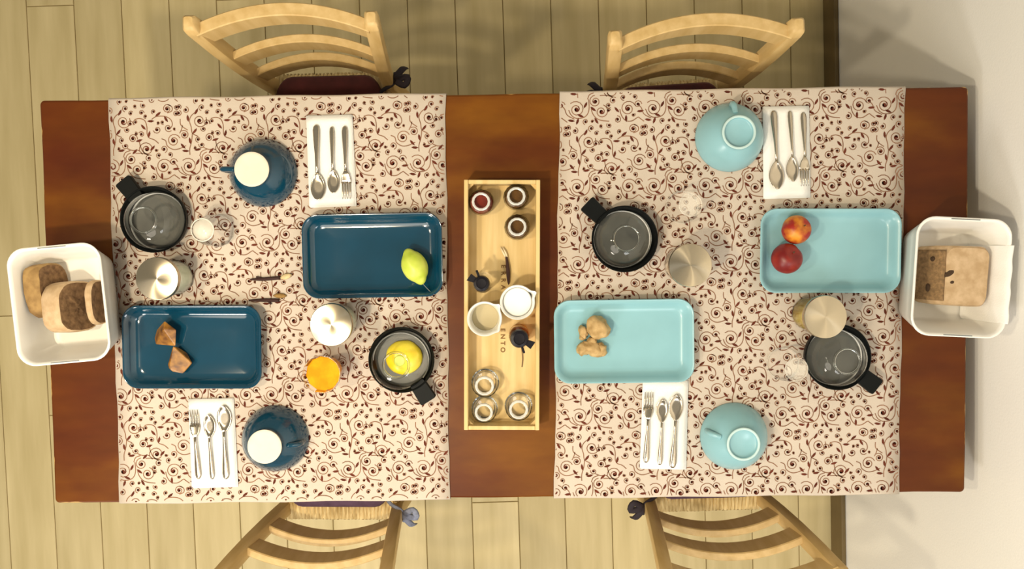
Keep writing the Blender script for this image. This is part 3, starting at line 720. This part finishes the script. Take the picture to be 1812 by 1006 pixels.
def creamer(label, x, y, fill, spouts, h):
    c = thing('small_jug', label, 'jug', (x, y, ZB), 0, 'small white jugs in the crate')
    prof = [(0, 0), (.020, 0), (.0235, .002), (.0285, .018), (.0305, .040), (.0322, h - .003), (.0330, h), (.0318, h + .0012), (.0295, h), (.0280, h - .006), (.0265, .030), (.0240, .012), (.019, .006), (0, .0055)]
    v, f = lathe(prof, 56); out = []
    for p in v:
        r = math.hypot(p[0], p[1]); a = math.atan2(p[1], p[0]); g = 0
        for sa, amt in spouts:
            d = (a - rad(sa) + PI) % (2 * PI) - PI; g += amt * math.exp(-(d / .16) ** 2)
        t = max(0, (p[2] - h * .55) / (h * .45)); k = 1 + g * t / max(r, .01) if r > .02 else 1
        out.append((p[0] * k, p[1] * k, p[2] + (g * t * .2 if r > .02 else 0)))
    mesh('body', out, f, 'porcelain', c, smooth=True, angle=60)
    z = fill[1]; v, f = lathe([(0, z - .001), (.0245, z - .001), (.0262 + (z - .03) * .08, z), (.0245, z + .0003), (0, z + .0003)], 40); mesh('liquid', v, f, fill[0], c, smooth=True)
    return c
creamer('small white jug with cloudy beige liquid standing in the crate', -.0395, -.035, ('tea', .022), ((42, .007), (-42, .004)), .056)
creamer('small white jug full of milk standing in the crate', .0225, -.005, ('milk', .046), ((28, .008),), .056)
def cruet(label, x, y, h, rb, rc, ang, tint, lever):
    c = thing('cruet_bottle', label, 'bottle', (x, y, ZB), rad(ang), 'cruets in the crate')
    v, f = merge(lathe([(0, 0), (rb * .9, 0), (rb, .003), (rb, h * .55), (rb * .85, h * .72), (rb * .55, h * .86), (rb * .52, h)], 32), lathe([(rb * .45, h), (rb * .48, h * .86), (rb * .78, h * .7), (rb * .92, h * .54), (rb * .92, .005), (0, .004)], 32))
    mesh('glass_body', v, f, tint, c, smooth=True, angle=50)
    v, f = lathe([(rb * .5, h - .010), (rc * .96, h - .010), (rc, h - .007), (rc, h + .004), (rc * .9, h + .009), (rc * .62, h + .0105), (rc * .58, h + .0085), (0, h + .008)], 32); mesh('cap', v, f, 'cap', c, smooth=True, angle=40)
    v, f = loft([[(px, py * (1 + (px > .02) * 0), pz) for px, py in ((rc * .7, -.0045), (rc + .010, -.0075), (rc + .012, .0075), (rc * .7, .0045))] for pz in (h - .002, h + .006)])
    mesh('spout', v, f, 'cap', c)
    v, f = box(0, 0, h + .001, .016, .004, .005, .0008); v, f = xform((v, f), (rc * .6 * math.cos(rad(lever)) * 1.9, rc * .6 * math.sin(rad(lever)) * 1.9, 0), (0, 0, 0))
    cx, cy = rc * 1.14 * math.cos(rad(lever)), rc * 1.14 * math.sin(rad(lever))
    v, f = box(0, 0, 0, .018, .0042, .005, .0008); v, f = xform((v, f), (cx, cy, h + .001), (0, 0, rad(lever))); mesh('lever', v, f, 'cap', c)
    return c
cruet('oil bottle with dark cap and stubby spout near the left crate wall', -.0430, .0320, .078, .0195, .0150, 152, 'glass', -42)
q = cruet('amber bottle with black pourer cap beside the burnt letters', .0250, -.0700, .082, .0195, .0170, -28, 'amber', -44)
v, f = tube(catmull([(.012, -.012, .018), (.022, -.022, .006), (.034, -.036, .002), (.042, -.050, .001)], 4), .0008, 6); v, f = xform((v, f), rot=(0, 0, rad(-8))); mesh('tag_string', v, f, 'stem', q)
k = thing('tasting_fork', 'little two-pronged fork with dark handle lying in the crate', 'fork', (.006, .026, ZB), rad(3))
v, f = tube(catmull([(0, 0, .004), (.0005, .018, .005), (.0005, .036, .0055), (-.001, .056, .005)], 4), [.0008, .0016, .0026, .0032, .0036, .0038, .0038, .0037, .0034, .003, .0027, .0024, .002], 8, .7); mesh('handle', v, f, 'twig', k, smooth=True)
for s in (-1, 1):
    v, f = tube([(-.001 + s * .0014, .054, .005), (-.004 + s * .0022, .063, .005), (-.009 + s * .0022, .074, .004)], [.0016, .0019, .0008], 8); mesh('prong', v, f, 'bone', k, smooth=True)

# ------------------------------------------------------------------ bread baskets
def basket(label, x, y, rz, shift):
    b = thing('bread_basket', label, 'basket', (x + shift, y, TH + 0.0004 if abs(x) > .9 else ZT), rad(rz), 'white plastic bread baskets')
    h = .104; s = -shift
    spec = [(.060, .082, .020, 0, 0, 0), (.066, .088, .024, .003, 0, 0), (.079, .101, .030, .07, s * .66, 0), (.0845, .1065, .033, h - .004, s, 0), (.0862, .1080, .034, h - .002, s, 0), (.0862, .1080, .034, h, s, 0), (.0845, .1062, .033, h + .0012, s, 0),
            (.0820, .1036, .031, h, s, 0), (.0800, .1016, .030, h - .006, s, 0), (.0760, .0980, .028, .07, s * .66, 0), (.0635, .0855, .022, .006, 0, 0), (.058, .080, .018, .003, 0, 0)]
    v, f = rr_loft(spec, 8); mesh('tub', v, f, 'white', b, smooth=True, angle=55)
    for q in (-1, 1):
        v, f = rr_loft([(.026, .0008, .0006, h - .0004), (.026, .0008, .0006, h + .0016)], 2); mesh('grip_slot', v, f, 'grey', b, (s, q * .1048, 0))
    return b
LB = (-.813, .004); RB = (.826, .031)
basket('white plastic tub of thick bread slices hanging over the left table end', *LB, 4.5, -.012)
basket('white plastic tub with one bread chunk standing against the white wall', *RB, -3.5, .008)
def slice_(name, label, loc, rot, w, h, t, mats, seed, group='bread in the baskets'):
    """thick slice: loaf outline in local y-z, thickness along x, crust band with two crumb faces"""
    from mathutils import noise
    s = thing(name, label, 'bread', loc, 0, group); s.rotation_euler = rot
    out = []
    for i in range(28):
        a = 2 * PI * i / 28; c, d = math.cos(a), math.sin(a); e = .62
        y = math.copysign(abs(c) ** e, c) * w / 2; z = h / 2 + math.copysign(abs(d) ** (e if d < 0 else .8), d) * h / 2
        k = 1 + .06 * noise.noise(Vector((c * 2, d * 2, seed))); out.append((y * k, z * k if z > h * .2 else z))
    def ring(x, k): return [(x + .002 * noise.noise(Vector((y * 60, z * 60, seed + x * 50))), y * k, h / 2 + (z - h / 2) * k) for y, z in out]
    v, f = loft([ring(-t / 2, .93), ring(-t / 2 + .003, 1), ring(-t / 6, 1.01), ring(t / 6, 1.01), ring(t / 2 - .003, 1), ring(t / 2, .93)], cap0=False, cap1=False)
    mesh('crust', v, f, mats[0], s, smooth=True)
    for sx in (-1, 1):
        R = [ring(sx * t / 2, .935), ring(sx * (t / 2 - .0005), .70), ring(sx * (t / 2 - .0025), .40), ring(sx * (t / 2 - .001), .10)]
        v, f = loft(R, cap0=False, cap1=True); mesh('crumb', v, f, mats[1], s, smooth=True)
    return s
zb = ZT + .006
slice_('bread_slice', 'dark bread slice leaning on the far side of the left tub', (-.864, .030, zb), (0, rad(-8), rad(6)), .100, .079, .034, ('bread_crust', 'bread_crumb'), 1)
slice_('bread_slice', 'pale-crusted thick bread slice in the middle of the left tub', (-.811, -.002, zb), (0, rad(-17), rad(4)), .096, .090, .042, ('bread_light', 'bread_crumb'), 5)
slice_('bread_slice', 'thin bread slice half hidden under the inner rim of the left tub', (-.7735, .005, zb), (0, rad(-2), rad(4)), .084, .070, .013, ('bread_light', 'bread_crumb'), 9)
# chunk of bread in the right tub
from mathutils import noise as mnoise
bc = thing('bread_chunk', 'square-cut pale bread chunk with dark holes in the right tub', 'bread', (.8405, .033, zb), rad(-3), 'bread in the baskets')
def chunk_rings():
    R = []
    for z, hx0, hx1, hy, r in ((0, -.048, .040, .050, .010), (.004, -.050, .044, .054, .012), (.035, -.041, .050, .056, .014), (.066, -.030, .052, .055, .016), (.072, -.0275, .049, .052, .016)):
        cx = (hx0 + hx1) / 2; hx = (hx1 - hx0) / 2
        R.append([(cx + x + .0016 * mnoise.noise(Vector((x * 70, y * 70, z * 70))), y + .0016 * mnoise.noise(Vector((x * 70, y * 70, 9 + z * 70))), z) for x, y in rrect(hx, hy, r, 5)])
    return R
v, f = loft(chunk_rings()); o = mesh('crumb', v, f, 'bread_light', bc, smooth=True, angle=45)
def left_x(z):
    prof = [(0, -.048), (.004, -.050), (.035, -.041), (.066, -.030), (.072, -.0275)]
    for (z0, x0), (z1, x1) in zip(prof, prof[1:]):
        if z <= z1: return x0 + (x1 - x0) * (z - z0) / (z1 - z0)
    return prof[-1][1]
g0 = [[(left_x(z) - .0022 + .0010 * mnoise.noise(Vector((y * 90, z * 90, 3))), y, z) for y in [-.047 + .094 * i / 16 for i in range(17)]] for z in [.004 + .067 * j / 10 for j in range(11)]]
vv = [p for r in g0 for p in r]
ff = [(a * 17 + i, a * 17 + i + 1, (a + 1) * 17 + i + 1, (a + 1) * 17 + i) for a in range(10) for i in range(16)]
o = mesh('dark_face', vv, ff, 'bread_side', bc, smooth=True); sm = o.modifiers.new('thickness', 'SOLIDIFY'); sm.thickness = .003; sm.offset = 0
for (x, y, z, a, b, cc, r) in ((-.0405, .030, .047, .003, .005, .006, 0), (-.0425, -.024, .040, .003, .009, .006, 0), (-.022, .004, .0712, .010, .0055, .002, 35), (-.016, -.012, .0716, .004, .003, .0015, 20)):
    blob('crumb_hole', 'hole', bc, a, b, cc, .3, 2.5, x * 900, 2, (x, y, z), (0, 0, rad(r)))
# paper liners
def liner(label, loc, rz, pts):
    """pts: grid rows of 3D points"""
    o = thing('paper_liner', label, 'paper', loc, rad(rz), 'paper in the tubs')
    nr, nc = len(pts), len(pts[0]); v = [p for r in pts for p in r]
    f = [(a * nc + i, a * nc + i + 1, (a + 1) * nc + i + 1, (a + 1) * nc + i) for a in range(nr - 1) for i in range(nc - 1)]
    q = mesh('sheet', v, f, 'paper', o, smooth=True); sm = q.modifiers.new('thickness', 'SOLIDIFY'); sm.thickness = .0007; sm.offset = 0
    sb = q.modifiers.new('smooth', 'SUBSURF'); sb.levels = 1; sb.render_levels = 2
def wall_sheet(sx, ys, prof, seed):
    g = []
    for i, y in enumerate(ys):
        w = .0022 * math.sin(i * 2.1 + seed); g.append([(sx * (x + w * (j / len(prof))), y * (1 + .02 * j / len(prof)), z) for j, (x, z) in enumerate(prof)])
    return g
liner('white paper sheet folded over the wall side of the right tub', (RB[0] + .008, RB[1], ZT + .0002), -3.5, wall_sheet(1, [.062 - .142 * i / 10 for i in range(11)], [(.050, .0065), (.0595, .012), (.0640, .040), (.0685, .075), (.0712, .103), (.0765, .1085), (.0805, .1075), (.0815, .1000)], 1))
liner('cream paper sheet lining the inner side of the left tub', (LB[0] - .012, LB[1], ZT + .0002), 4.5, wall_sheet(1, [.074 - .148 * i / 10 for i in range(11)], [(.040, .0045), (.0585, .0085), (.0640, .025), (.0700, .045), (.0745, .062), (.0770, .0720)], 3))

# ------------------------------------------------------------------ food on the plates
def lemon_shape(p, q):
    t = abs(p.x); 
    if t > .80: q.x += math.copysign((t - .80) * .030, p.x); q.y *= .92; q.z *= .92
    return q
l = thing('lemon', 'yellow-green lemon with a thin grey stem on the dark blue plate', 'lemon', (-.173, .064, ZP + .0232), rad(-66))
blob('skin', 'lemon', l, .0315, .0245, .0235, .03, 2, 2, 4, fn=lemon_shape)
v, f = tube(catmull([(.036, 0, -.002), (.046, .002, -.010), (.056, .006, -.008), (.064, .011, .001)], 4), .0007, 6); mesh('stem', v, f, 'grey', l)
def peach_shape(p, q):
    a = math.atan2(p.y, p.x); d = math.exp(-(a / .30) ** 2) * .0022 * (1 - abs(p.z) * .3); r = math.hypot(q.x, q.y)
    if r > 1e-4: q.x -= q.x / r * d; q.y -= q.y / r * d
    if p.z > .8: q.z -= .0045 * ((p.z - .8) / .2) ** 1.5
    return q
for label, mt, x, y, r, rot in (('yellow and red peach, upper of two on the turquoise plate', 'peach_a', .554, .124, .0275, (rad(25), rad(-10), 2.6)), ('deep red peach, lower of two on the turquoise plate', 'peach_b', .5360, .0695, .0290, (rad(-15), rad(25), .6))):
    p = thing('peach', label, 'peach', (x, y, ZP + r * .985), 0, 'two peaches'); p.rotation_euler = rot
    blob('skin', mt, p, r, r, r * .97, .02, 1.5, r * 1000, 4, fn=peach_shape)
    v, f = tube([(0, 0, r * .80), (.0006, .0003, r * .93)], [.0012, .0016], 6); mesh('stalk', v, f, 'stem', p)
def crystal(label, x, y, rx, ry, rz_, seed, rot):
    rg = random.Random(seed); bm = bmesh.new()
    for i in range(13):
        a = rg.uniform(0, 2 * PI); zz = rg.uniform(-1, 1); k = (1 - zz * zz) ** .5 * rg.uniform(.85, 1.15)
        bm.verts.new((rx * k * math.cos(a), ry * k * math.sin(a), rz_ * max(zz, -.75)))
    bmesh.ops.convex_hull(bm, input=bm.verts)
    zmin = min(v.co.z for v in bm.verts)
    for v in bm.verts: v.co.z -= zmin
    bmesh.ops.delete(bm, geom=[v for v in bm.verts if not v.link_faces], context='VERTS')
    bmesh.ops.bevel(bm, geom=list(bm.edges), offset=.0012, segments=1, affect='EDGES')
    me = bpy.data.meshes.new('sugar_lump'); bm.to_mesh(me); bm.free(); me.materials.append(M['sugar'])
    o = bpy.data.objects.new('sugar_lump', me); o.location = (x, y, ZP + .0002); o.rotation_euler = (0, 0, rot); link(o)
    tag(o, label, 'sugar', 'brown sugar lumps'); return o
crystal('larger angular amber-brown sugar lump on the blue plate', -.660, -.062, .030, .030, .020, 21, .4)
crystal('smaller rounded amber-brown sugar lump on the blue plate', -.633, -.109, .024, .027, .018, 33, .2)
def root_piece(label, parts):
    x, y = parts[0][0], parts[0][1]
    o = thing('root_piece', label, 'root', (x, y, ZP + .0002), 0, 'tan root pieces')
    for i, (px, py, rx, ry, rz_, a, s) in enumerate(parts):
        blob('knob', 'root', o, rx, ry, rz_, .35, 1.8, s, 3, (px - x, py - y, rz_ * .88), (0, 0, rad(a)), flatz=-rz_ * .88)
    return o
root_piece('round tan root piece, the upper one on the turquoise plate', [(.177, -.058, .0215, .0225, .018, 10, 2), (.186, -.066, .014, .012, .012, -20, 6)])
root_piece('flat jagged tan root piece, the lower one on the turquoise plate', [(.168, -.100, .026, .014, .012, -18, 4), (.150, -.100, .015, .013, .012, 40, 8), (.182, -.103, .014, .013, .010, 60, 9), (.166, -.086, .010, .009, .010, 0, 12)])
root_piece('small tan root crumb left of the round root piece', [(.149, -.067, .0085, .013, .010, 15, 5), (.147, -.078, .006, .006, .007, 0, 7)])

# ------------------------------------------------------------------ twigs on the left runner
def twig(label, pts, side, leaf, mat):
    o = thing('dry_twig', label, 'twig', (pts[0][0], pts[0][1], ZT), 0, 'dry twigs on the blue side')
    b = Vector((pts[0][0], pts[0][1], 0))
    P = catmull([tuple(Vector((x, y, .0022)) - b) for x, y in pts], 4); n = len(P)
    v, f = tube(P, [.0014 + .0022 * min(1, i / (n * .4)) for i in range(n)], 8); mesh('stem', v, f, 'twig', o, smooth=True)
    v, f = tube([tuple(Vector((x, y, .0024)) - b) for x, y in side], [.0024, .0015], 6); mesh('offshoot', v, f, 'twig', o, smooth=True)
    (lx, ly, hl, hw, a) = leaf
    rows = [(-hl, hw * .2, .0012, .0004), (-hl * .5, hw * .85, .0014, .0018), (0, hw, .0014, .0026), (hl * .5, hw * .8, .0016, .0022), (hl, hw * .15, .0022, .0004)]
    v, f = sheet(rows, 6); v, f = xform((v, f), (lx - b.x, ly - b.y, 0), (0, 0, rad(a))); solid(mesh('leaf', v, f, mat, o, smooth=True), .0008)
twig('dark dry twig with pale leaf on the left runner, the upper of two', [(-.498, .0428), (-.480, .0430), (-.462, .0438), (-.440, .0455)], [(-.474, .0440), (-.486, .0480)], (-.428, .0480, .012, .0055, -75), 'dryleaf')
twig('dark dry twig with brown leaf on the left runner, the lower of two', [(-.502, .0020), (-.480, .0022), (-.460, .0020), (-.443, .0012)], [(-.466, .0018), (-.458, -.0060)], (-.441, .0105, .0130, .0048, 88), 'dryleaf_b')
